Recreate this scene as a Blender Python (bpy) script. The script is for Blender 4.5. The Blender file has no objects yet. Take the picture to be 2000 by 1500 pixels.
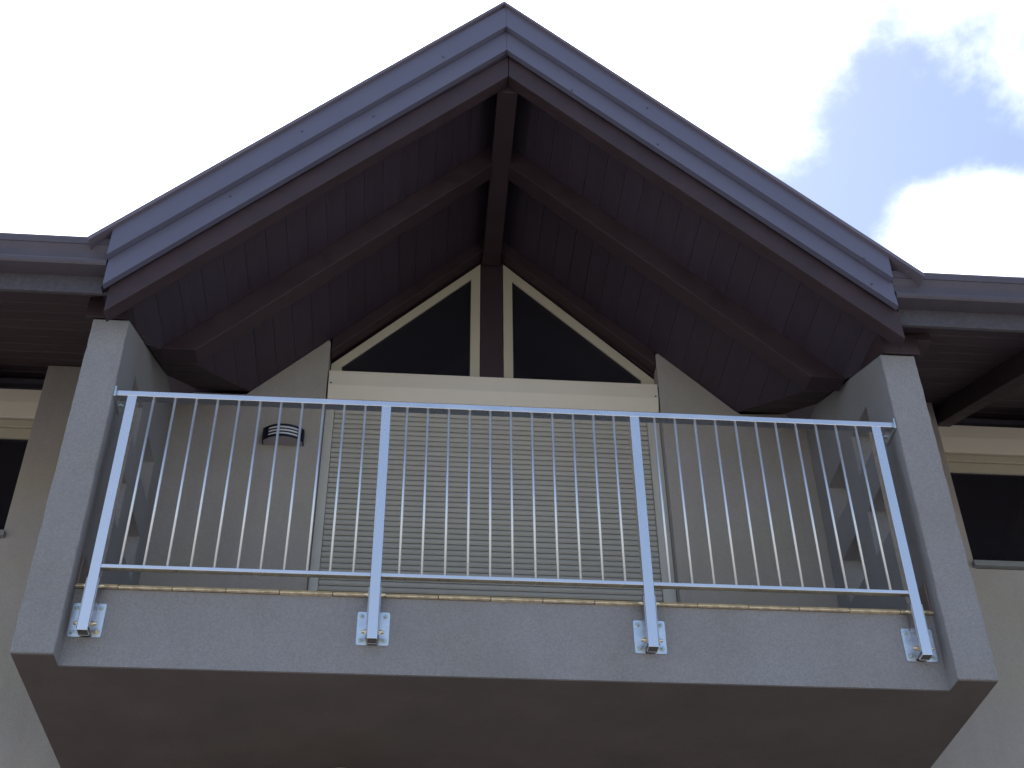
import bpy, bmesh, math, random
from mathutils import Vector, Matrix
random.seed(7)
S = bpy.context.scene
COL = S.collection

# ------------------------------------------------------------------ camera
cam_d = bpy.data.cameras.new('camera')
cam_d.sensor_width = 36.0
cam_d.lens = 2614.71 / 2000 * 36.0
cam_d.clip_start = 0.05
cam_d.clip_end = 3000
cam = bpy.data.objects.new('camera', cam_d)
COL.objects.link(cam)
R_ = (0.99678971, -0.07946984, -0.00973703)
U_ = (-0.04269828, -0.63052063, 0.77499716)
F_ = (0.0677283, 0.77209344, 0.6318897)
cam.matrix_world = Matrix(((R_[0], U_[0], -F_[0], 0), (R_[1], U_[1], -F_[1], 0), (R_[2], U_[2], -F_[2], 0), (0, 0, 0, 1)))
S.camera = cam

# ------------------------------------------------------------------ sky and sun
SUN_EL, SUN_AZ = math.radians(60), math.radians(-30)      # high behind the house, a little to the left
sun_dir = Vector((math.sin(SUN_AZ) * math.cos(SUN_EL), math.cos(SUN_AZ) * math.cos(SUN_EL), math.sin(SUN_EL)))
W = bpy.data.worlds.new('World'); S.world = W; W.use_nodes = True
nt = W.node_tree; nt.nodes.clear()
def N(t, **k):
    n = nt.nodes.new(t)
    for a, b in k.items(): setattr(n, a, b)
    return n
def L(a, b): nt.links.new(a, b)
out = N('ShaderNodeOutputWorld'); bg = N('ShaderNodeBackground'); L(bg.outputs[0], out.inputs[0])
bg.inputs[1].default_value = 0.12
sky = N('ShaderNodeTexSky', sky_type='NISHITA', sun_disc=False, sun_elevation=SUN_EL, sun_rotation=SUN_AZ)
sky.air_density = 1.0; sky.dust_density = 1.2; sky.ozone_density = 0.8
tc = N('ShaderNodeTexCoord')
nz = N('ShaderNodeTexNoise'); nz.inputs['Scale'].default_value = 2.6; nz.inputs['Detail'].default_value = 9; nz.inputs['Roughness'].default_value = 0.62
nz.inputs['Distortion'].default_value = 0.25
mp = N('ShaderNodeMapping'); mp.inputs['Location'].default_value = (3.1, 0.8, 1.9); mp.inputs['Scale'].default_value = (1, 1, 1.5)
L(tc.outputs['Generated'], mp.inputs[0]); L(mp.outputs[0], nz.inputs['Vector'])
def dot_to(v):
    d = N('ShaderNodeVectorMath', operation='DOT_PRODUCT'); L(tc.outputs['Generated'], d.inputs[0]); d.inputs[1].default_value = v
    return d.outputs['Value']
def mrange(src, a, b, c, d, smooth=True):
    m = N('ShaderNodeMapRange'); m.interpolation_type = 'SMOOTHSTEP' if smooth else 'LINEAR'
    L(src, m.inputs[0])
    for i, v in enumerate((a, b, c, d)): m.inputs[i + 1].default_value = v
    return m.outputs[0]
def madd(a, b, op='ADD'):
    m = N('ShaderNodeMath', operation=op)
    for i, v in enumerate((a, b)):
        if isinstance(v, (int, float)): m.inputs[i].default_value = v
        else: L(v, m.inputs[i])
    return m.outputs[0]
near_sun = mrange(dot_to(sun_dir), 0.79, 0.915, 0.0, 1.0)
puff = mrange(dot_to(Vector((0.374, 0.6367, 0.6737)).normalized()), 0.9974, 0.99995, 0.0, 0.24)
nz2 = N('ShaderNodeTexNoise'); nz2.inputs['Scale'].default_value = 17; nz2.inputs['Detail'].default_value = 7; nz2.inputs['Roughness'].default_value = 0.6
L(mp.outputs[0], nz2.inputs['Vector'])
puff2 = mrange(dot_to(Vector((0.42, 0.50, 0.757)).normalized()), 0.9935, 0.9998, 0.0, 0.20)
fluff = madd(madd(nz2.outputs['Fac'], -0.5), 0.30, 'MULTIPLY')
cov = madd(madd(madd(madd(nz.outputs['Fac'], madd(near_sun, 0.5, 'MULTIPLY')), puff), puff2), fluff)
cl = mrange(cov, 0.51, 0.94, 0.03, 1.0)
mix = N('ShaderNodeMix', data_type='RGBA')
L(cl, mix.inputs['Factor']); L(sky.outputs[0], mix.inputs['A'])
# cloud brightness rises towards the sun as lit vapour does
cb = madd(mrange(dot_to(sun_dir), 0.2, 0.97, 8.0, 17.0), 1.0, 'MULTIPLY')
cc = N('ShaderNodeVectorMath', operation='SCALE'); cc.inputs[0].default_value = (0.96, 0.985, 1.03); L(cb, cc.inputs['Scale'])
L(cc.outputs[0], mix.inputs['B'])
L(mix.outputs['Result'], bg.inputs[0])
sd = bpy.data.lights.new('sun', 'SUN'); sd.energy = 3.2; sd.angle = math.radians(0.5); sd.color = (1, 0.95, 0.87)
so = bpy.data.objects.new('sun', sd); COL.objects.link(so)
so.rotation_euler = sun_dir.to_track_quat('Z', 'Y').to_euler(); so.location = (0, 0, 30)
S.view_settings.view_transform = 'Standard'; S.view_settings.look = 'None'
S.view_settings.gamma = 1; S.view_settings.use_curve_mapping = False
S.view_settings.exposure = 0.86
try:
    S.cycles.max_bounces = 10; S.cycles.diffuse_bounces = 5
except Exception: pass

# ------------------------------------------------------------------ materials
def mat(name, base, rough=0.6, metal=0.0, var=0.08, vs=8.0, fine=0.0, fs=160.0, bump=0.0, bs=160.0, bd=0.002, rnd=0.0,
        stretch=None, trans=0.0, rvar=0.0, spec=None, coat=0.0, tint=None, streak=0.0):
    m = bpy.data.materials.new(name); m.use_nodes = True
    t = m.node_tree; b = t.nodes['Principled BSDF']
    nn = lambda k, **kw: (lambda n: ([setattr(n, x, y) for x, y in kw.items()], n)[1])(t.nodes.new(k))
    lk = t.links.new
    b.inputs['Roughness'].default_value = rough; b.inputs['Metallic'].default_value = metal
    if trans: b.inputs['Transmission Weight'].default_value = trans
    if spec is not None: b.inputs['Specular IOR Level'].default_value = spec
    if coat: b.inputs['Coat Weight'].default_value = coat
    c = nn('ShaderNodeTexCoord'); v = c.outputs['Object']
    if stretch:
        mm = nn('ShaderNodeMapping'); mm.inputs['Scale'].default_value = stretch; lk(v, mm.inputs[0]); v = mm.outputs[0]
    n1 = nn('ShaderNodeTexNoise'); n1.inputs['Scale'].default_value = vs; n1.inputs['Detail'].default_value = 6; n1.inputs['Roughness'].default_value = .6; lk(v, n1.inputs['Vector'])
    mr = nn('ShaderNodeMapRange'); mr.inputs[1].default_value = .25; mr.inputs[2].default_value = .75
    mr.inputs[3].default_value = 1 - var; mr.inputs[4].default_value = 1 + var; lk(n1.outputs['Fac'], mr.inputs[0])
    fac = mr.outputs[0]
    def mul(a, bb):
        q = nn('ShaderNodeMath', operation='MULTIPLY'); lk(a, q.inputs[0]); lk(bb, q.inputs[1]); return q.outputs[0]
    if fine:
        n2 = nn('ShaderNodeTexNoise'); n2.inputs['Scale'].default_value = fs; n2.inputs['Detail'].default_value = 3; lk(c.outputs['Object'], n2.inputs['Vector'])
        m2 = nn('ShaderNodeMapRange'); m2.inputs[1].default_value = .3; m2.inputs[2].default_value = .7
        m2.inputs[3].default_value = 1 - fine; m2.inputs[4].default_value = 1 + fine; lk(n2.outputs['Fac'], m2.inputs[0]); fac = mul(fac, m2.outputs[0])
    if streak:
        ms = nn('ShaderNodeMapping'); ms.inputs['Scale'].default_value = (9, 9, .55); lk(c.outputs['Object'], ms.inputs[0])
        n6 = nn('ShaderNodeTexNoise'); n6.inputs['Scale'].default_value = 1.0; n6.inputs['Detail'].default_value = 5; n6.inputs['Roughness'].default_value = .6; lk(ms.outputs[0], n6.inputs['Vector'])
        m6 = nn('ShaderNodeMapRange'); m6.inputs[1].default_value = .5; m6.inputs[2].default_value = .75; m6.inputs[3].default_value = 1; m6.inputs[4].default_value = 1 - streak
        lk(n6.outputs['Fac'], m6.inputs[0]); fac = mul(fac, m6.outputs[0])
    if rnd:
        oi = nn('ShaderNodeObjectInfo'); m3 = nn('ShaderNodeMapRange'); m3.inputs[3].default_value = 1 - rnd; m3.inputs[4].default_value = 1 + rnd
        lk(oi.outputs['Random'], m3.inputs[0]); fac = mul(fac, m3.outputs[0])
    sc = nn('ShaderNodeVectorMath', operation='SCALE'); sc.inputs[0].default_value = base; lk(fac, sc.inputs['Scale'])
    if tint:
        mx = nn('ShaderNodeMix', data_type='RGBA'); lk(sc.outputs[0], mx.inputs['A'])
        s2 = nn('ShaderNodeVectorMath', operation='MULTIPLY'); lk(sc.outputs[0], s2.inputs[0]); s2.inputs[1].default_value = tint
        lk(s2.outputs[0], mx.inputs['B'])
        n4 = nn('ShaderNodeTexNoise'); n4.inputs['Scale'].default_value = 2.3; n4.inputs['Detail'].default_value = 4; lk(c.outputs['Object'], n4.inputs['Vector'])
        m4 = nn('ShaderNodeMapRange'); m4.inputs[1].default_value = .4; m4.inputs[2].default_value = .62; lk(n4.outputs['Fac'], m4.inputs[0]); lk(m4.outputs[0], mx.inputs['Factor'])
        lk(mx.outputs['Result'], b.inputs['Base Color'])
    else:
        lk(sc.outputs[0], b.inputs['Base Color'])
    if rvar:
        m5 = nn('ShaderNodeMapRange'); m5.inputs[1].default_value = .3; m5.inputs[2].default_value = .7
        m5.inputs[3].default_value = max(0.02, rough - rvar); m5.inputs[4].default_value = rough + rvar; lk(n1.outputs['Fac'], m5.inputs[0]); lk(m5.outputs[0], b.inputs['Roughness'])
    if bump:
        n3 = nn('ShaderNodeTexNoise'); n3.inputs['Scale'].default_value = bs; n3.inputs['Detail'].default_value = 4; n3.inputs['Roughness'].default_value = .65
        lk(v if stretch else c.outputs['Object'], n3.inputs['Vector'])
        bn = nn('ShaderNodeBump'); bn.inputs['Strength'].default_value = bump; bn.inputs['Distance'].default_value = bd
        lk(n3.outputs['Fac'], bn.inputs['Height']); lk(bn.outputs[0], b.inputs['Normal'])
    return m
M = dict(
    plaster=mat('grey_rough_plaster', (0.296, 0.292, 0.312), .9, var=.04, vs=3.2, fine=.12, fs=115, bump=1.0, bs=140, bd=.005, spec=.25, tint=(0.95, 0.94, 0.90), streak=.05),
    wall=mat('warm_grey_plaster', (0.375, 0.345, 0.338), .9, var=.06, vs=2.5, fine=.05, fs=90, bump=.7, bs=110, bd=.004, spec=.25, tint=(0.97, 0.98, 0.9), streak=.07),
    under=mat('shade_darkened_soffit_plaster', (0.150, 0.125, 0.120), .9, var=.14, vs=2.6, fine=.05, fs=80, bump=.6, bs=90, bd=.004, spec=.2, tint=(.93, .95, .92), streak=0),  # same plaster as the front, darkened to put underside shade into its colour
    woodx=mat('dark_stained_veiled_boards_x', (0.060, 0.038, 0.048), .6, var=.2, vs=5, bump=.4, bs=30, bd=.002, rnd=.12, stretch=(.35, 5, 5), rvar=.1),  # brown stain with a purple lens-veil cast mixed into the colour
    woody=mat('dark_stained_veiled_boards_y', (0.050, 0.036, 0.056), .6, var=.14, vs=5, bump=.4, bs=30, bd=.002, rnd=.06, stretch=(5, .35, 5), rvar=.1),  # ceiling stain shifted blue-purple to carry the lens veil in its colour
    beam=mat('dark_stained_veiled_beam', (0.040, 0.023, 0.030), .6, var=.22, vs=6, bump=.4, bs=24, bd=.002, rnd=.12, stretch=(1.2, 3, 1.2), rvar=.1),  # dark stain; part of the purple is lens veil put into the colour
    fascia=mat('sky_tinted_coated_metal', (0.122, 0.122, 0.185), .45, metal=.0, var=.05, vs=3, bump=.12, bs=40, bd=.001, rvar=.05),  # bluish base paints sky reflection and lens veil onto grey-brown metal
    eaveb=mat('grey_eaves_board_paint', (0.072, 0.066, 0.080), .6, var=.12, vs=10, fine=.15, fs=40),
    flash=mat('mauve_coated_sheet', (0.15, 0.13, 0.17), .4, var=.05, vs=3, rvar=.05),
    gutter=mat('weathered_gutter_metal', (0.085, 0.074, 0.098), .6, var=.14, vs=6, fine=.05, rvar=.08),
    steel=mat('brushed_stainless_steel', (0.86, 0.84, 0.845), .27, metal=1, var=.04, vs=5, stretch=(1, 1, .15), rvar=.06),
    bar=mat('satin_stainless_bar', (0.80, 0.81, 0.84), .52, metal=1, var=.03, vs=8),
    galv=mat('zinc_plated_steel', (0.74, 0.77, 0.80), .33, metal=1, var=.12, vs=30, rvar=.08, bump=.06, bs=60),
    ear=mat('reflection_darkened_zinc_ear', (0.50, 0.47, 0.47), .4, metal=1, var=.2, vs=30),  # base darkened to paint in the brown reflection on the ears
    cap=mat('dark_end_cap', (0.13, 0.125, 0.12), .6, var=.1, vs=40),
    bolt=mat('yellow_zinc_bolt', (0.70, 0.62, 0.46), .28, metal=1, var=.15, vs=60),
    boltg=mat('grey_zinc_bolt', (0.55, 0.63, 0.62), .3, metal=1, var=.15, vs=60),
    tile=mat('tan_stoneware', (0.42, 0.32, 0.18), .5, var=.25, vs=14, fine=.12, fs=60, rnd=.1),
    mortar=mat('pale_tile_rim', (0.68, 0.55, 0.38), .6, var=.35, vs=25, fine=.2),
    grout=mat('dirty_grout', (0.10, 0.07, 0.05), .9, var=.3, vs=30),
    skirt=mat('brown_skirting_tile', (0.20, 0.15, 0.14), .5, var=.15, vs=12),
    slat=mat('grey_beige_aluminium_slat', (0.42, 0.405, 0.375), .5, var=.04, vs=6, rnd=.05),
    guide=mat('light_grey_guide_rail', (0.50, 0.49, 0.46), .45, var=.03, vs=5),
    box=mat('cream_aluminium_cover', (0.72, 0.66, 0.58), .45, var=.03, vs=3, rvar=.05),
    frame=mat('cream_window_frame', (0.52, 0.475, 0.375), .45, var=.04, vs=5),
    rubber=mat('dark_rubber_seal', (0.02, 0.02, 0.025), .6, var=.1),
    glass=mat('veil_tinted_dark_window_glass', (0.10, 0.095, 0.13), .03, var=.0, trans=.82),  # diffuse tint paints a faint lens veil over the dark panes
    sill=mat('grey_stone_sill', (0.22, 0.23, 0.24), .6, var=.1, vs=20, fine=.08),
    room=mat('dim_room_paint', (0.10, 0.09, 0.12), .9, var=.05),
    roof=mat('brown_roof_sheet', (0.10, 0.075, 0.07), .6, var=.1, vs=4),
    lampdark=mat('anthracite_lamp_frame', (0.012, 0.012, 0.02), .35, var=.05),
    lampwhite=mat('opal_lamp_cover', (0.62, 0.64, 0.70), .18, var=.02, coat=.6),
    lampgrey=mat('grey_lamp_base', (0.34, 0.32, 0.36), .5, var=.05),
    globe=mat('opal_globe_glass', (0.75, 0.74, 0.55), .15, var=.02),
    ground=mat('pale_paving_ground', (0.27, 0.25, 0.22), .9, var=.25, vs=.5, fine=.12, fs=12, bump=.5, bs=8, bd=.02),
)

# ------------------------------------------------------------------ builders
def link(name, me, m, parent=None, bevel=0.0, seg=2, kind=None):
    o = bpy.data.objects.new(name, me); COL.objects.link(o)
    if m is not None and not me.materials: me.materials.append(m)
    if parent is not None: o.parent = parent
    if bevel:
        b = o.modifiers.new('bevel', 'BEVEL'); b.width = bevel; b.segments = seg; b.limit_method = 'ANGLE'; b.angle_limit = math.radians(30)
        b.harden_normals = False
    if kind: o['kind'] = kind
    return o
def mesh(name, vs, fs, m, parent=None, **k):
    me = bpy.data.meshes.new(name); me.from_pydata([tuple(v) for v in vs], [], fs); me.update()
    bm = bmesh.new(); bm.from_mesh(me); bmesh.ops.recalc_face_normals(bm, faces=bm.faces); bm.to_mesh(me); bm.free()
    return link(name, me, m, parent, **k)
def box(name, x0, x1, y0, y1, z0, z1, m, parent=None, **k):
    v = [(x, y, z) for x in (x0, x1) for y in (y0, y1) for z in (z0, z1)]
    f = [(0, 1, 3, 2), (4, 6, 7, 5), (0, 4, 5, 1), (2, 3, 7, 6), (0, 2, 6, 4), (1, 5, 7, 3)]
    return mesh(name, v, f, m, parent, **k)
def prism(name, poly, axis, a, b, m, parent=None, **k):
    """poly: 2-D outline; axis 'y': (x,z) outline swept in y; axis 'x': (y,z) outline swept in x; 'z': (x,y) swept in z"""
    n = len(poly)
    def P(p, t):
        return {'y': (p[0], t, p[1]), 'x': (t, p[0], p[1]), 'z': (p[0], p[1], t)}[axis]
    v = [P(p, a) for p in poly] + [P(p, b) for p in poly]
    f = [tuple(range(n)), tuple(range(2 * n - 1, n - 1, -1))] + [(i, (i + 1) % n, n + (i + 1) % n, n + i) for i in range(n)]
    return mesh(name, v, f, m, parent, **k)
def slab(name, quad, t, m, parent=None, **k):
    """thin plate: four or more corner points of its lower face, thickened upward by t"""
    n = len(quad); v = [Vector(q) for q in quad]; up = [q + Vector((0, 0, t)) for q in v]
    f = [tuple(range(n)), tuple(range(2 * n - 1, n - 1, -1))] + [(i, (i + 1) % n, n + (i + 1) % n, n + i) for i in range(n)]
    return mesh(name, v + up, f, m, parent, **k)
def cyl_mesh(name, r, h, n=16, axis='z', cap=0.0):
    bm = bmesh.new()
    bmesh.ops.create_cone(bm, cap_ends=True, segments=n, radius1=r, radius2=r, depth=h)
    if axis == 'x': bmesh.ops.rotate(bm, verts=bm.verts, cent=(0, 0, 0), matrix=Matrix.Rotation(math.pi / 2, 3, 'Y'))
    if axis == 'y': bmesh.ops.rotate(bm, verts=bm.verts, cent=(0, 0, 0), matrix=Matrix.Rotation(math.pi / 2, 3, 'X'))
    me = bpy.data.meshes.new(name); bm.to_mesh(me); bm.free()
    for p in me.polygons: p.use_smooth = len(p.vertices) == 4 and n > 8
    return me
def empty(name, loc, label, cat, group=None):
    o = bpy.data.objects.new(name, None); COL.objects.link(o); o.location = loc; o.empty_display_size = .2
    o['label'] = label; o['category'] = cat
    if group: o['group'] = group
    return o
def place(name, me, loc, parent, m=None):
    o = bpy.data.objects.new(name, me); COL.objects.link(o); o.parent = parent; o.location = loc
    if m is not None and not me.materials: me.materials.append(m)
    return o

GZ = -1.6                       # ground level (the camera is held 1.6 m above it)
YW, Y0, YP = 6.8258, 5.4655, 5.5784     # house wall face, pier front, balcony front
XL0, XL1, XR0, XR1 = -1.7565, -1.565, 2.5297, 2.7249
ZB, ZP = 2.8276, 3.2246         # balcony underside, top of the plaster front
XC = 0.465
def zc(x, z0=7.0):              # gable ceiling height over x
    return z0 - 1.005 * (XC - x) if x < XC else z0 - 0.965 * (x - XC)
def zin(y): return 5.43 - 0.462 * (YW - y)     # low soffit inside the loggia, also the top of the piers
def zout(y): return 5.58 - 0.45 * (YW - y)     # eaves soffit outside
def yv_in(x):                   # where the gable ceiling meets that low soffit
    return YW - (5.43 - zc(x)) / 0.462

# ------------------------------------------------------------------ ground
g = mesh('ground', [(-400, -400, GZ), (400, -400, GZ), (400, 400, GZ), (-400, 400, GZ)], [(0, 1, 2, 3)], M['ground'])
g['kind'] = 'structure'

# ------------------------------------------------------------------ house
house = bpy.data.objects.new('house', None); COL.objects.link(house)
house['label'] = 'grey plastered house with a dark timber gable roof over a projecting loggia balcony'
house['category'] = 'house'
H = house
YB = YW + .30
prism('wall', [(-7, GZ), (8, GZ), (8, 5.62), (4.95, 5.62), (4.95, 4.285), (3.44, 4.285), (3.44, 5.585), (2.72, 5.585), (2.68, 5.44), (2.11, 5.415), (2.07, 5.445), (1.625, 5.888), (1.596, 5.915), (1.58, 5.90), (1.58, 3.2),
                (-0.612, 3.2), (-0.612, 5.880), (-0.626, 5.902), (-0.66, 5.868), (-1.12, 5.408), (-1.70, 5.412), (-1.74, 5.578), (-2.40, 5.578), (-2.40, 4.262), (-3.75, 4.262), (-3.75, 5.62), (-7, 5.62)], 'y', YW, YB, M['wall'], H, bevel=.006)
for nm, x in (('wall', -7.25), ('wall', 8.0)):
    prism(nm, [(YW, GZ), (12, GZ), (12, 8.0), (YW, 5.65)], 'x', x, x + .25, M['wall'], H)
box('wall', -7.25, 8.25, 12.0, 12.3, GZ, 8.0, M['wall'], H)
box('interior_floor', -6.9, 7.9, YB, 11.9, 3.0, 3.2, M['room'], H)
box('interior_wall', -6.9, 7.9, 9.6, 9.75, 3.2, 7.3, M['room'], H)
box('interior_ceiling', -6.99, -1.25, YB + .001, 9.599, 5.66, 5.70, M['room'], H)
box('interior_ceiling', 2.15, 7.99, YB + .001, 9.599, 5.66, 5.70, M['room'], H)
box('interior_wall', -1.249, -1.15, YB + .001, 9.599, 3.2, 6.9, M['room'], H)
box('interior_wall', 2.05, 2.149, YB + .001, 9.599, 3.2, 6.9, M['room'], H)

# balcony: slab with plaster front, two pierced side walls
box('balcony_front', XL1, XR0, YP, YP + .16, ZB + .0015, ZP, M['plaster'], H)
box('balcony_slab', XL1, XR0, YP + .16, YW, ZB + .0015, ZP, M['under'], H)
box('balcony_soffit', XL1, XR0, YP + .002, YW, ZB - .004, ZB + .0015, M['under'], H)  # thin sheet carrying the painted underside shade
def pier(x0, x1):
    ys = [Y0, 5.81, 6.10, 6.345, 6.625, YW]
    base = [ZB, 3.895, 4.178, 4.425, 4.702, 4.776]
    zs = []
    for a, b in zip(base[:-1], base[1:]):
        n_ = max(1, round((b - a) / .045)); zs += [a + (b - a) * k / n_ for k in range(n_)]
    zs += [4.776, None]
    hole = set()
    for j in range(len(zs) - 1):
        zm = (zs[j] + (zs[j + 1] or 4.8)) / 2
        if 3.895 < zm < 4.178 or 4.425 < zm < 4.702: hole |= {(1, j), (3, j)}
    zt = lambda y: zin(y) - .004
    bm = bmesh.new(); vt = {}
    def V(s, i, j):
        if (s, i, j) not in vt:
            z = zs[j] if zs[j] is not None else zt(ys[i])
            jt = (lambda: random.gauss(0, .0011)) if i == 0 and j > 0 else (lambda: 0.0)
            vt[(s, i, j)] = bm.verts.new(((x0, x1)[s] + jt(), ys[i] + jt() * .6, z))
        return vt[(s, i, j)]
    ni, nj = len(ys) - 1, len(zs) - 1
    solid = lambda i, j: 0 <= i < ni and 0 <= j < nj and (i, j) not in hole
    for i in range(ni):
        for j in range(nj):
            if not solid(i, j): continue
            bm.faces.new((V(0, i, j), V(0, i + 1, j), V(0, i + 1, j + 1), V(0, i, j + 1)))
            bm.faces.new((V(1, i, j), V(1, i, j + 1), V(1, i + 1, j + 1), V(1, i + 1, j)))
            for di, dj, a, b in ((-1, 0, (i, j), (i, j + 1)), (1, 0, (i + 1, j), (i + 1, j + 1)), (0, -1, (i, j), (i + 1, j)), (0, 1, (i, j + 1), (i + 1, j + 1))):
                if not solid(i + di, j + dj):
                    bm.faces.new((V(0, *a), V(0, *b), V(1, *b), V(1, *a)))
    bmesh.ops.recalc_face_normals(bm, faces=bm.faces)
    me = bpy.data.meshes.new('side_wall'); bm.to_mesh(me); bm.free()
    return link('side_wall', me, M['plaster'], H, bevel=.007, seg=2)
p1 = pier(XL0, XL1); p1['label'] = 'pierced side wall at the left end of the balcony'
p2 = pier(XR0, XR1); p2['label'] = 'pierced side wall at the right end of the balcony'
for x0, x1 in ((XL0 + .006, XL1 - .0), (XR0, XR1 - .006)):
    box('side_wall_soffit', x0, x1, Y0 + .008, YW, ZB - .004, ZB - .0005, M['under'], H)  # added skin that gives the pier bottoms the same painted shade

# tiles along the balcony edge
tm = None
T = .249
box('mortar_bed', XL1, XR0, YP - .004, YP + .25, ZP, ZP + .021, M['grout'], H)
def tile_mesh():
    prof = [(-.011, .011), (-.009, .019), (-.003, .0245), (.05, .0245), (.05, .009), (-.008, .009)]
    rim = [(-.0185, .0004), (-.0195, .0045), (-.0165, .0080), (.05, .0085), (.05, .0004)]
    out_ = []
    for pr, nm in ((prof, 'coping_tile'), (rim, 'tile_rim')):
        n = len(pr); w = T - .0045
        v = [(0, a, b) for a, b in pr] + [(w, a, b) for a, b in pr]
        f = [tuple(range(n)), tuple(range(2 * n - 1, n - 1, -1))] + [(i, (i + 1) % n, n + (i + 1) % n, n + i) for i in range(n)]
        me = bpy.data.meshes.new(nm); me.from_pydata(v, [], f)
        bm = bmesh.new(); bm.from_mesh(me); bmesh.ops.recalc_face_normals(bm, faces=bm.faces); bm.to_mesh(me); bm.free()
        out_.append(me)
    return out_
tme, rme = tile_mesh(); tme.materials.append(M['tile']); rme.materials.append(M['mortar'])
x = -1.369 - T
k = 0
while x < XR0 - .02:
    w = 1.0
    if x + T > XR0: w = (XR0 - x - .002) / (T - .005)
    x0 = x + .0025
    if x0 < XL1: w = (x + T - .0025 - XL1 - .002) / (T - .005); x0 = XL1 + .002
    o = place('coping_tile', tme, (x0, YP + random.uniform(-.0012, .0012), ZP + random.uniform(-.0006, .0006)), H); o.scale.x = w
    o.rotation_euler.z = random.uniform(-.003, .003)
    r = place('tile_rim', rme, (0, 0, 0), o)
    x += T
for sx, xx in ((1, XL1 + .001), (-1, XR0 - .001)):
    for k in range(4):
        y = YP + .0 + k * .305
        box('skirting_tile', min(xx, xx + sx * .01), max(xx, xx + sx * .01), y - .008, y + .297 - .008, ZP + .0235, 3.405, M['skirt'], H, bevel=.002)

# ------------------------------------------------------------------ timber ceiling of the gable
def board_rows(xa, xb, n):
    ys0 = 5.25
    for i in range(n):
        a = xa + (xb - xa) * i / n; b = xa + (xb - xa) * (i + 1) / n
        gap = .0005
        a += gap; b -= gap
        def yend(x): return min(YW + .10, max(5.81, yv_in(x)))
        j = random.uniform(-.0012, .0012)
        slab('ceiling_board', [(a, ys0, zc(a) + j), (b, ys0, zc(b) + j), (b, yend(b), zc(b) + j), (a, yend(a), zc(a) + j)], .02, M['woody'], H, bevel=.0012, seg=1)
board_rows(-1.69, XC - .0, 20)
board_rows(XC, 2.60, 20)
def deck(xs, t=.02):
    for a, b in zip(xs[:-1], xs[1:]):
        def yend(x): return min(YW + .25, max(5.82, yv_in(x) - .02))
        slab('roof_deck', [(a, 5.25, zc(a) + .026), (b, 5.25, zc(b) + .026), (b, yend(b), zc(b) + .026), (a, yend(a), zc(a) + .026)], t, M['woody'], H)
deck([-1.69, -1.56, -1.1, XC]); deck([XC, 2.08, 2.52, 2.60])
# low soffit strips inside, between pier and valley
for side in (0, 1):
    y = 5.62; n = 9; dy = (YW - y) / n
    for i in range(n):
        ya, yb = y + i * dy + .002, y + (i + 1) * dy - .002
        def xv(yy):
            z = zin(yy)
            return XC - (7.0 - z) / 1.005 - .0 if side == 0 else XC + (7.0 - z) / .965
        xw = XL1 + .0 if side == 0 else XR0
        xa, xb = xv(ya), xv(yb)
        if side == 0 and xb <= xw + .01: continue
        if side == 1 and xb >= xw - .01: continue
        if side == 0: q = [(xw, ya, zin(ya)), (max(xw, xa), ya, zin(ya)), (xb, yb, zin(yb)), (xw, yb, zin(yb))]
        else: q = [(xw, ya, zin(ya)), (min(xw, xa), ya, zin(ya)), (xb, yb, zin(yb)), (xw, yb, zin(yb))]
        slab('soffit_board', q, .02, M['woodx'], H)
    if side == 0: q = [(XL1, 5.86, zin(5.86) + .024), (-1.14, YW, zin(YW) + .024), (XL1, YW, zin(YW) + .024)]
    else: q = [(XR0, 5.97, zin(5.97) + .024), (2.14, YW, zin(YW) + .024), (XR0, YW, zin(YW) + .024)]
    slab('roof_deck', q, .02, M['roof'], H)
# rafters, paired, with the ridge beam between them
def rafter(y0, y1, xl, xr, zb=6.8):
    footl = footr = []
    if xl is None:                       # the foot runs out against the low soffit
        zf = zin(y0); xl = XC - (zb - zf) / 1.005; xr = XC + (zb - zf) / .965
        footl = [(XC - (7.0 - zf) / 1.005, zf)]; footr = [(XC + (7.0 - zf) / .965, zf)]
        prism('rafter', footl + [(xl, zf), (XC - .001, zb), (XC - .001, 6.996)], 'y', y0, y1, M['beam'], H, bevel=.004)
        prism('rafter', [(XC + .001, zb), (xr, zf)] + footr + [(XC + .001, 6.996)], 'y', y0, y1, M['beam'], H, bevel=.004)
        return
    prism('rafter', [(xl, zc(xl, zb)), (XC - .001, zb), (XC - .001, 6.996), (xl, zc(xl, 6.996))], 'y', y0, y1, M['beam'], H, bevel=.005)
    prism('rafter', [(XC + .001, zb), (xr, zc(xr, zb)), (xr, zc(xr, 6.996)), (XC + .001, 6.996)], 'y', y0, y1, M['beam'], H, bevel=.005)
rafter(5.262, 5.352, -1.65, 2.60)
rafter(5.955, 6.082, None, None)
rafter(YW + .002, YW + .098, -.605, 1.574, 6.875)
box('ridge_beam', .402, .530, 5.354, YW + .09, 6.752, 6.93, M['beam'], H, bevel=.004)
# wall plates lying on the piers
for x0, x1 in ((-1.797, -1.585), (2.55, 2.755)):
    prism('wall_plate', [(5.448, 4.795), (YW - .004, 5.43), (YW - .004, 5.54), (5.60, 5.00), (5.448, 4.94)], 'x', x0, x1, M['beam'], H, bevel=.004)

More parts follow.
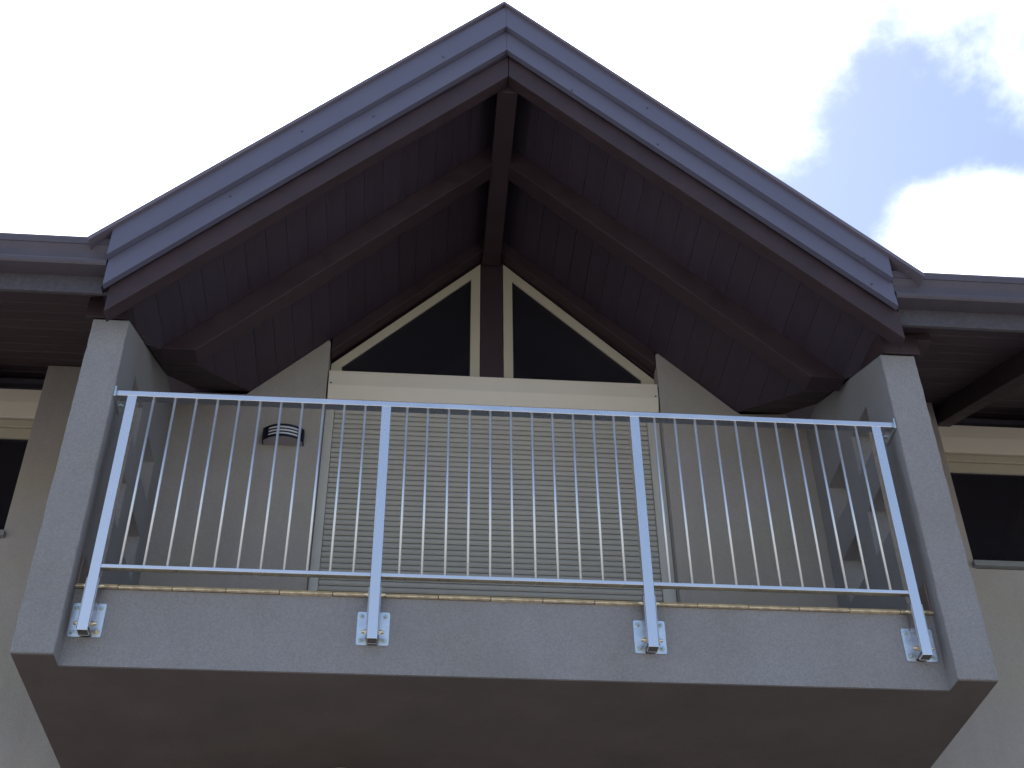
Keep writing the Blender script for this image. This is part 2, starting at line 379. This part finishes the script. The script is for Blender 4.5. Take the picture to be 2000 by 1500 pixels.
# ------------------------------------------------------------------ verge boards and roof sheets of the gable
UL = [(-1.675, 5.235), (.4445, 7.385), (.446, 7.178), (-1.675, 4.988)]
UR = [(.4450, 7.385), (2.578, 5.30), (2.572, 5.099), (.4465, 7.178)]
LL = [(-1.673, 5.04), (.4505, 7.23), (.4505, 6.994), (-1.671, 4.813)]
LR = [(.4510, 7.23), (2.578, 5.16), (2.582, 4.930), (.4510, 6.994)]
prism('verge_board', UL, 'y', 5.165, 5.206, M['fascia'], H, bevel=.002)
prism('verge_board', UR, 'y', 5.165, 5.206, M['fascia'], H, bevel=.002)
prism('verge_board', LL, 'y', 5.2085, 5.247, M['fascia'], H, bevel=.002)
prism('verge_board', LR, 'y', 5.2085, 5.247, M['fascia'], H, bevel=.002)
prism('roof_sheet', [(-1.786, 5.092), (.432, 7.412), (.432, 7.387), (-1.778, 5.066)], 'y', 5.142, 10.6, M['flash'], H)
prism('roof_sheet', [(.4325, 7.412), (2.747, 5.122), (2.739, 5.097), (.4325, 7.387)], 'y', 5.142, 10.6, M['flash'], H)
prism('roof_edge', [(-1.765, 5.05), (.45, 7.37), (.45, 7.03), (-1.55, 5.03), (-1.765, 5.03)], 'y', 5.25, 5.42, M['gutter'], H)
prism('roof_edge', [(.451, 7.37), (2.725, 5.085), (2.725, 5.03), (2.50, 5.04), (.451, 7.03)], 'y', 5.25, 5.42, M['gutter'], H)
box('timber_block', 2.757, 2.842, 5.452, 5.60, 4.905, 4.953, M['beam'], H, bevel=.003)
# tiny fixing screws on the boards
scm = cyl_mesh('screw', .006, .006, 10, 'y')
for (sx, sz, yy) in ((-.35, 6.27, 5.206), (-1.1, 5.52, 5.206), (.05, 6.82, 5.163), (-.75, 6.05, 5.163), (1.35, 6.16, 5.206), (2.43, 5.24, 5.163), (2.46, 5.085, 5.206), (1.3, 6.44, 5.163), (.85, 6.62, 5.206), (2.0, 5.48, 5.206)):
    place('screw', scm, (sx, yy, sz), H, M['gutter'])

# ------------------------------------------------------------------ eaves at both sides
def eaves(x0, x1, dz, sg):
    nb = 12; ya = 5.327; yb = 7.15; dy = (yb - ya) / nb
    for i in range(nb):
        a, b = ya + i * dy + .002, ya + (i + 1) * dy - .002
        j = random.uniform(-.001, .001)
        slab('soffit_board', [(x0, a, zout(a) + j), (x1, a, zout(a) + j), (x1, b, zout(b) + j), (x0, b, zout(b) + j)], .02, M['woodx'], H, bevel=.0035, seg=1)
    slab('roof_deck', [(x0, ya, zout(ya) + .026), (x1, ya, zout(ya) + .026), (x1, yb, zout(yb) + .026), (x0, yb, zout(yb) + .026)], .02, M['roof'], H)
    box('eaves_board', x0, x1, 5.303, 5.325, 4.880 + dz, 5.13 + dz, M['eaveb'], H, bevel=.003)
    pr = [(5.20, 5.178), (5.20, 5.139), (5.206, 5.137), (5.222, 5.10), (5.224, 5.048), (5.212, 5.043), (5.203, 5.035), (5.199, 5.022), (5.201, 5.006), (5.210, 4.996),
          (5.3025, 4.996), (5.3025, 5.00), (5.213, 5.001), (5.206, 5.012), (5.205, 5.03), (5.216, 5.040), (5.229, 5.046), (5.227, 5.102), (5.211, 5.14), (5.211, 5.178)]
    prism('gutter', [(a, b + dz) for a, b in pr], 'x', x0 if sg < 0 else 2.5845, x1 if sg > 0 else -1.6775, M['gutter'], H)
    slab('roof_sheet', [(x0, 5.214, 5.19 + dz), (x1 if sg > 0 else -1.70, 5.214, 5.19 + dz), (x1 if sg > 0 else -1.70, 6.6, 5.19 + dz + 1.41 * .45), (x0, 6.6, 5.19 + dz + 1.41 * .45)] if sg < 0 else
         [(2.60, 5.214, 5.19), (x1, 5.214, 5.19), (x1, 6.6, 5.19 + 1.41 * .45), (2.60, 6.6, 5.19 + 1.41 * .45)], .012, M['flash'], H)
eaves(-7.4, -1.64, -.043, -1)
eaves(2.56, 8.4, 0, 1)
def ztop(y): return 5.19 + .45 * (y - 5.19)
for x0, x1, y0, y1 in ((-7.4, -1.1, 6.6, 12.5), (2.0, 8.4, 6.6, 12.5), (-1.1, 2.0, 8.6, 12.5)):
    slab('roof_sheet', [(x0, y0, ztop(y0)), (x1, y0, ztop(y0)), (x1, y1, ztop(y1)), (x0, y1, ztop(y1))], .02, M['roof'], H)
def eave_rafter(x0, x1):
    prism('rafter', [(5.328, zout(5.304) - .148 + .05), (5.40, zout(5.40) - .15), (YB + .02, zout(YB + .02) - .15), (YB + .02, zout(YB + .02) - .002), (5.328, zout(5.328) - .002)], 'x', x0, x1, M['beam'], H, bevel=.004)
eave_rafter(3.49, 3.60)
for xx in (4.25, 5.0, 5.75, 6.5): eave_rafter(xx, xx + .11)
for xx in (-2.98, -3.72, -4.46, -5.2): eave_rafter(xx, xx + .11)

# ------------------------------------------------------------------ gable windows above the shutter box
def ring(name, outer, inner, y0, y1, m, parent, **k):
    n = len(outer)
    v = [(p[0], y0, p[1]) for p in outer] + [(p[0], y0, p[1]) for p in inner] + [(p[0], y1, p[1]) for p in outer] + [(p[0], y1, p[1]) for p in inner]
    f = []
    for i in range(n):
        j = (i + 1) % n
        f += [(i, j, n + j, n + i), (2 * n + i, 3 * n + i, 3 * n + j, 2 * n + j), (i, 2 * n + i, 2 * n + j, j), (n + i, n + j, 3 * n + j, 3 * n + i)]
    return mesh(name, v, f, m, parent, **k)
YF = YW + .10
def gable_window(side):
    if side < 0:
        outer = [(.390, 6.772), (.390, 5.60), (-.603, 5.60), (-.603, 5.775)]
        inner = [(.3245, 6.618), (.3245, 5.655), (-.532, 5.655), (-.532, 5.757)]
    else:
        outer = [(.553, 6.782), (.553, 5.60), (1.578, 5.60), (1.578, 5.757)]
        inner = [(.6175, 6.615), (.6175, 5.655), (1.486, 5.655), (1.486, 5.752)]
    w = ring('gable_window', outer, inner, YF, YF + .07, M['frame'], H, bevel=.003)
    cx = sum(p[0] for p in inner) / 4; cz = sum(p[1] for p in inner) / 4
    def sh(t): return [(cx + (p[0] - cx) * t, cz + (p[1] - cz) * t) for p in inner]
    ring('seal', inner, sh(.985), YF + .012, YF + .03, M['rubber'], w)
    prism('pane', sh(.99), 'y', YF + .018, YF + .026, M['glass'], w)
    return w
gable_window(-1)['label'] = 'triangular gable window left of the timber post'
gable_window(1)['label'] = 'triangular gable window right of the timber post'
box('king_post', .392, .551, YF + .012, YF + .2, 5.60, 6.90, M['beam'], H, bevel=.003)
box('window_lintel', -.61, 1.579, YF + .075, YF + .2, 5.45, 5.66, M['frame'], H)
# wall head behind the last rafter, above the windows
def head(x0, x1, f): pass
prism('gable_head', [(-.64, zc(-.64) - .02), (-.64, 5.80), (.388, 6.80), (.388, zc(.388) - .02)], 'y', YF + .004, YF + .15, M['beam'], H)
prism('gable_head', [(.556, zc(.556) - .02), (.556, 6.80), (1.60, 5.765), (1.60, zc(1.60) - .02)], 'y', YF + .004, YF + .15, M['beam'], H)

# ------------------------------------------------------------------ roller shutter of the balcony door
shx0, shx1 = -.605, 1.573
prof = [(YW - .002, 5.622), (YW - .002, 5.516), (YW + .030, 5.424), (YW + .10, 5.412), (YW + .10, 5.60), (YW + .085, 5.622)]
sh = prism('roller_shutter', prof, 'x', shx0 + .002, shx1 - .002, M['box'], H, bevel=.003)
sh['label'] = 'closed roller shutter of the balcony door'
prism('box_lid', [(YW - .006, 5.618), (YW - .006, 5.632), (YW + .14, 5.640), (YW + .14, 5.626)], 'x', shx0 + .001, shx1 - .001, M['box'], sh, bevel=.002)
for xx in (shx0 + .02, shx1 - .02):
    place('screw', scm, (xx, YW - .004, 5.53), sh, M['gutter'])
for a, b in ((shx0 - .004, -.553), (1.497, shx1 + .004)):
    prism('guide_rail', [(a, YW + .075), (b, YW + .075), (b, YW + .135), (a, YW + .135)], 'z', 3.2, 5.413, M['guide'], sh, bevel=.002)
P_ = .0388
def slat_mesh():
    pr = []
    n = 8
    for i in range(n + 1):
        t = i / n
        pr.append((.100 - .0085 * math.sin(math.pi * t), .0022 + (P_ - .0050) * t))
    pr += [(.112, P_ - .0028), (.112, .0022)]
    m_ = len(pr); xa, xb = -.551, 1.495
    v = [(xa, YW + a, b) for a, b in pr] + [(xb, YW + a, b) for a, b in pr]
    f = [tuple(range(m_)), tuple(range(2 * m_ - 1, m_ - 1, -1))] + [(i, (i + 1) % m_, m_ + (i + 1) % m_, m_ + i) for i in range(m_)]
    me = bpy.data.meshes.new('slat'); me.from_pydata(v, [], f)
    bm = bmesh.new(); bm.from_mesh(me); bmesh.ops.recalc_face_normals(bm, faces=bm.faces); bm.to_mesh(me); bm.free()
    for p in me.polygons: p.use_smooth = False
    me.materials.append(M['slat']); return me
sme = slat_mesh()
z = 3.262
while z < 5.43:
    place('slat', sme, (0, random.uniform(-.0006, .0006), z), sh); z += P_
box('bottom_bar', -.551, 1.495, YW + .09, YW + .115, 3.205, 3.26, M['guide'], sh)
box('shutter_backing', -.551, 1.495, YW + .113, YW + .118, 3.205, 5.44, M['rubber'], sh)

# ------------------------------------------------------------------ side windows
def side_window(x0, x1, dz, lab):
    y = YW + .15
    zt = 5.12 + dz; zb = 4.30 + dz
    w = ring('side_window', [(x0, zb), (x1, zb), (x1, zt + .13), (x0, zt + .13)], [(x0 + .03, zb + .05), (x1 - .03, zb + .05), (x1 - .03, zt + .075), (x0 + .03, zt + .075)], y + .012, y + .09, M['frame'], H, bevel=.003)
    w['label'] = lab
    ring('sash', [(x0 + .034, zb + .054), (x1 - .034, zb + .054), (x1 - .034, zt + .067), (x0 + .034, zt + .067)], [(x0 + .036, zb + .07), (x1 - .036, zb + .07), (x1 - .036, zt - .008), (x0 + .036, zt - .008)], y + .02, y + .07, M['frame'], w, bevel=.003)
    box('pane', x0 + .034, x1 - .034, y + .034, y + .042, zb + .06, zt + .0, M['glass'], w)
    prism('shutter_box', [(y, 5.49 + dz), (y, 5.385 + dz), (y + .018, 5.275 + dz), (y + .07, 5.268 + dz), (y + .07, 5.262 + dz), (y + .11, 5.262 + dz), (y + .11, 5.49 + dz)], 'x', x0 + .003, x1 - .003, M['box'], w, bevel=.003)
    box('sill', x0 - .022, x1 + .022, YW - .035, YB - .1, zb - .038, zb - .0, M['sill'], w, bevel=.003)
    box('reveal_panel', x0 + .001, x1 - .001, y + .12, YB, 5.24 + dz, 5.60, M['room'], w)
side_window(-3.745, -2.402, 0.0, 'window with cream shutter box beyond the left side wall')
side_window(3.445, 4.945, 0.025, 'window with cream shutter box beyond the right side wall')

# ------------------------------------------------------------------ balcony railing
rail = empty('balcony_railing', (0, 0, 0), 'stainless steel railing with thin vertical bars fixed in front of the balcony', 'railing')
X0p, BAY = -1.4738, 1.3
YR, ZH, ZPB = 5.4969, 4.3134, 2.966
hw = .024; PD = .0565
def hollow_post():
    t = .003
    prof_o = [(-hw, 0), (hw, 0), (hw, PD), (-hw, PD)]
    prof_i = [(-hw + t, t), (hw - t, t), (hw - t, PD - t), (-hw + t, PD - t)]
    h = ZH - ZPB
    v = [(a, b, 0) for a, b in prof_o] + [(a, b, 0) for a, b in prof_i] + [(a, b, h) for a, b in prof_o] + [(a, b, .25) for a, b in prof_i]
    f = [(8, 9, 10, 11), (12, 13, 14, 15)]
    for i in range(4):
        j = (i + 1) % 4
        f += [(i, j, 4 + j, 4 + i), (i, 8 + i, 8 + j, j), (4 + i, 4 + j, 12 + j, 12 + i)]
    me = bpy.data.meshes.new('post'); me.from_pydata(v, [], f)
    bm = bmesh.new(); bm.from_mesh(me); bmesh.ops.recalc_face_normals(bm, faces=bm.faces); bm.to_mesh(me); bm.free()
    me.materials.append(M['steel']); return me
pme = hollow_post()
# bracket pieces
def rounded_plate():
    w, z0, z1, r = .0755, 2.970 - ZPB, 3.143 - ZPB, .009
    pts = []
    for cx, cz, a0 in ((w - r, z1 - r, 0), (-w + r, z1 - r, 90), (-w + r, z0 + r, 180), (w - r, z0 + r, 270)):
        for k in range(5):
            a = math.radians(a0 + k * 22.5); pts.append((cx + r * math.cos(a), cz + r * math.sin(a)))
    n = len(pts)
    v = [(a, YP - .0065 - YR, b) for a, b in pts] + [(a, YP - .0002 - YR, b) for a, b in pts]
    f = [tuple(range(n)), tuple(range(2 * n - 1, n - 1, -1))] + [(i, (i + 1) % n, n + (i + 1) % n, n + i) for i in range(n)]
    me = bpy.data.meshes.new('bracket_plate'); me.from_pydata(v, [], f)
    bm = bmesh.new(); bm.from_mesh(me); bmesh.ops.recalc_face_normals(bm, faces=bm.faces); bm.to_mesh(me); bm.free()
    me.materials.append(M['galv']); return me
plm = rounded_plate()
def ear_mesh(sg):
    # side view in (y,z): welded to the plate low down, standing free above it
    pr = [(.004, .018), (.072, .014), (.074, .045), (.074, .165), (.060, .185), (.060, .268), (.048, .282), (.012, .282), (.004, .272)]
    xa, xb = (hw + .0008, hw + .0058) if sg > 0 else (-hw - .0058, -hw - .0008)
    n = len(pr)
    v = [(xa, a, b) for a, b in pr] + [(xb, a, b) for a, b in pr]
    f = [tuple(range(n)), tuple(range(2 * n - 1, n - 1, -1))] + [(i, (i + 1) % n, n + (i + 1) % n, n + i) for i in range(n)]
    me = bpy.data.meshes.new('ear'); me.from_pydata(v, [], f)
    bm = bmesh.new(); bm.from_mesh(me); bmesh.ops.recalc_face_normals(bm, faces=bm.faces); bm.to_mesh(me); bm.free()
    me.materials.append(M['ear']); return me
ears = [ear_mesh(-1), ear_mesh(1)]
def through_bolt_mesh():
    bm = bmesh.new()
    for sg in (-1, 1):
        for (a, b, r, n, r2) in ((.0058, .0145, .0125, 6, .0125), (.0145, .024, .0095, 12, .0075), (.024, .0275, .0078, 12, .0055)):
            r0 = bmesh.ops.create_cone(bm, cap_ends=True, segments=n, radius1=r, radius2=r2, depth=b - a)
            vs = r0['verts']
            bmesh.ops.rotate(bm, verts=vs, cent=(0, 0, 0), matrix=Matrix.Rotation(sg * math.pi / 2, 3, 'Y'))
            bmesh.ops.translate(bm, verts=vs, vec=(sg * (hw + (a + b) / 2), 0, 0))
    me = bpy.data.meshes.new('through_bolt'); bm.to_mesh(me); bm.free(); me.materials.append(M['bolt']); return me
tbm = through_bolt_mesh()
def hex_head():
    bm = bmesh.new()
    a = bmesh.ops.create_cone(bm, cap_ends=True, segments=20, radius1=.0125, radius2=.0125, depth=.002)['verts']
    bmesh.ops.translate(bm, verts=a, vec=(0, 0, .001))
    b = bmesh.ops.create_cone(bm, cap_ends=True, segments=6, radius1=.0092, radius2=.0086, depth=.009)['verts']
    bmesh.ops.translate(bm, verts=b, vec=(0, 0, .0065))
    c = bmesh.ops.create_cone(bm, cap_ends=True, segments=10, radius1=.005, radius2=.0045, depth=.008)['verts']
    bmesh.ops.translate(bm, verts=c, vec=(0, 0, .014))
    bmesh.ops.rotate(bm, verts=bm.verts, cent=(0, 0, 0), matrix=Matrix.Rotation(math.pi / 2, 3, 'X'))
    me = bpy.data.meshes.new('anchor_bolt'); bm.to_mesh(me); bm.free(); me.materials.append(M['boltg']); return me
hbm = hex_head(); hbm2 = hbm.copy(); hbm2.materials.clear(); hbm2.materials.append(M['bolt'])
for i in range(4):
    px = X0p + i * BAY
    p = place('post', pme, (px, YR, ZPB), rail)
    box('end_cap', -hw + .0035, hw - .0035, .0035, PD - .0035, .002, .02, M['cap'], p)
    b_ = p.modifiers.new('bevel', 'BEVEL'); b_.width = .003; b_.segments = 3; b_.limit_method = 'ANGLE'
    br = place('bracket_plate', plm, (px - (.006 if i == 0 else 0) , YR, ZPB), rail)
    for e in ears:
        place('ear', e, (.006 if i == 0 else 0, 0, 0), br)
    for zz in (3.212, 3.016):
        place('through_bolt', tbm, (.006 if i == 0 else 0, .034, zz - ZPB), br)
    for q, (bx, bz) in enumerate(((-.055, 3.120), (.055, 3.120), (-.055, 2.995), (.055, 2.995))):
        o = place('anchor_bolt', hbm2 if (i, q) == (0, 3) else hbm, (bx, YP - .0065 - YR, bz - ZPB), br)
        o.rotation_euler.y = random.uniform(0, 1)
hr = box('handrail', -1.5535, 2.518, YR, YR + .05, ZH, ZH + .0332, M['steel'], rail, bevel=.0025)
for sg, xx in ((1, XL1), (-1, XR0)):
    a, b = sorted((xx, xx + sg * .0115))
    box('mounting_plate', a, b, 5.474, 5.634, 4.292, 4.358, M['galv'], hr, bevel=.003)
    me_ = hbm.copy(); me_.transform(Matrix.Rotation(sg * math.pi / 2, 4, 'Z')); me_.name = 'anchor_bolt'
    place('anchor_bolt', me_, (xx + sg * .0115, 5.605, 4.33), hr)
bme = cyl_mesh('baluster', .0067, ZH - 3.312 + .006, 14, 'z'); bme.materials.append(M['bar'])
for i in range(3):
    xa, xb = X0p + i * BAY + hw, X0p + (i + 1) * BAY - hw
    box('bottom_rail', xa + .0005, xb - .0005, YR + .001, YR + .033, 3.2939, 3.312, M['steel'], rail, bevel=.0015)
    for k in range(1, 12):
        o = place('baluster', bme, (X0p + i * BAY + k * BAY / 12 + random.uniform(-.001, .001), YR + .0165, (ZH + 3.312) / 2), rail)
        o.rotation_euler.x = random.uniform(-.0015, .0015)

# ------------------------------------------------------------------ wall lamp
lamp = empty('wall_lamp', (-.845, YW, 5.04), 'curved dark wall lamp with slotted white cover beside the roller shutter', 'lamp')
def arc_band(name, a0, a1, z0, z1, r_in, r_out, m, parent, n=14):
    # arc bulging towards -y; half chord .124, sagitta .07
    Rr = .167; cyy = .062
    v = []; f = []
    for i in range(n + 1):
        a = a0 + (a1 - a0) * i / n
        for r, z_ in ((r_out, z0), (r_out, z1), (r_in, z1), (r_in, z0)):
            v.append(((Rr + r) * math.sin(a), cyy - (Rr + r) * math.cos(a), z_))
    for i in range(n):
        for k in range(4):
            f.append((4 * i + k, 4 * i + (k + 1) % 4, 4 * i + 4 + (k + 1) % 4, 4 * i + 4 + k))
    f += [(0, 1, 2, 3), (4 * n + 3, 4 * n + 2, 4 * n + 1, 4 * n)]
    return mesh(name, v, f, m, parent)
A1 = math.radians(48)
zl0, zl1 = -.030, .062
cv = arc_band('lamp_cover', -A1 * .97, A1 * .97, zl0 + .004, zl1 - .004, -.012, -.003, M['lampwhite'], lamp, 24)
for p in cv.data.polygons: p.use_smooth = False
fr = arc_band('lamp_frame', -A1, A1, zl1 - .014, zl1, -.004, .002, M['lampdark'], lamp, 24)
arc_band('frame_bar', -A1, A1, zl0, zl0 + .014, -.004, .002, M['lampdark'], fr, 24)
for zz in (.0042, .0279):
    arc_band('frame_bar', -A1, A1, zz - .0035, zz + .0035, -.004, .002, M['lampdark'], fr, 24)
for a0, a1 in ((-A1, -A1 * .70), (A1 * .70, A1)):
    arc_band('frame_bar', a0, a1, zl0 + .014, zl1 - .014, -.004, .002, M['lampdark'], fr, 6)
n = 16; ptsb = [(-.122, -.001)] + [((.160) * math.sin(-A1 + 2 * A1 * i / n), .062 - .160 * math.cos(-A1 + 2 * A1 * i / n)) for i in range(n + 1)] + [(.122, -.001)]
lb = prism('lamp_base', ptsb, 'z', zl0 + .001, zl1 - .006, M['lampgrey'], lamp)
for sx in (-1, 1):
    box('side_cheek', min(sx * .1225, sx * .128), max(sx * .1225, sx * .128), -.052, -.0003, zl0, zl1, M['lampdark'], lamp)

# ------------------------------------------------------------------ globe lamp below the balcony
gl = empty('globe_wall_lamp', (-.30, YW, 2.45), 'pale globe wall lamp under the balcony, only its top in view', 'lamp')
bm = bmesh.new(); bmesh.ops.create_uvsphere(bm, u_segments=32, v_segments=20, radius=.118)
bmesh.ops.translate(bm, verts=bm.verts, vec=(-.012, -.42, .158))
me = bpy.data.meshes.new('globe'); bm.to_mesh(me); bm.free()
for p in me.polygons: p.use_smooth = True
link('globe', me, M['globe'], gl)
prism('lamp_arm', [(-.43, -.02), (-.41, -.02), (-.41, .05), (-.43, .05)], 'x', -.022, -.002, M['lampdark'], gl)
box('arm_bar', -.022, -.002, -.43, -.01, -.02, .0, M['lampdark'], gl)
box('wall_plate', -.05, .03, -.012, -.0005, -.06, .05, M['lampdark'], gl)
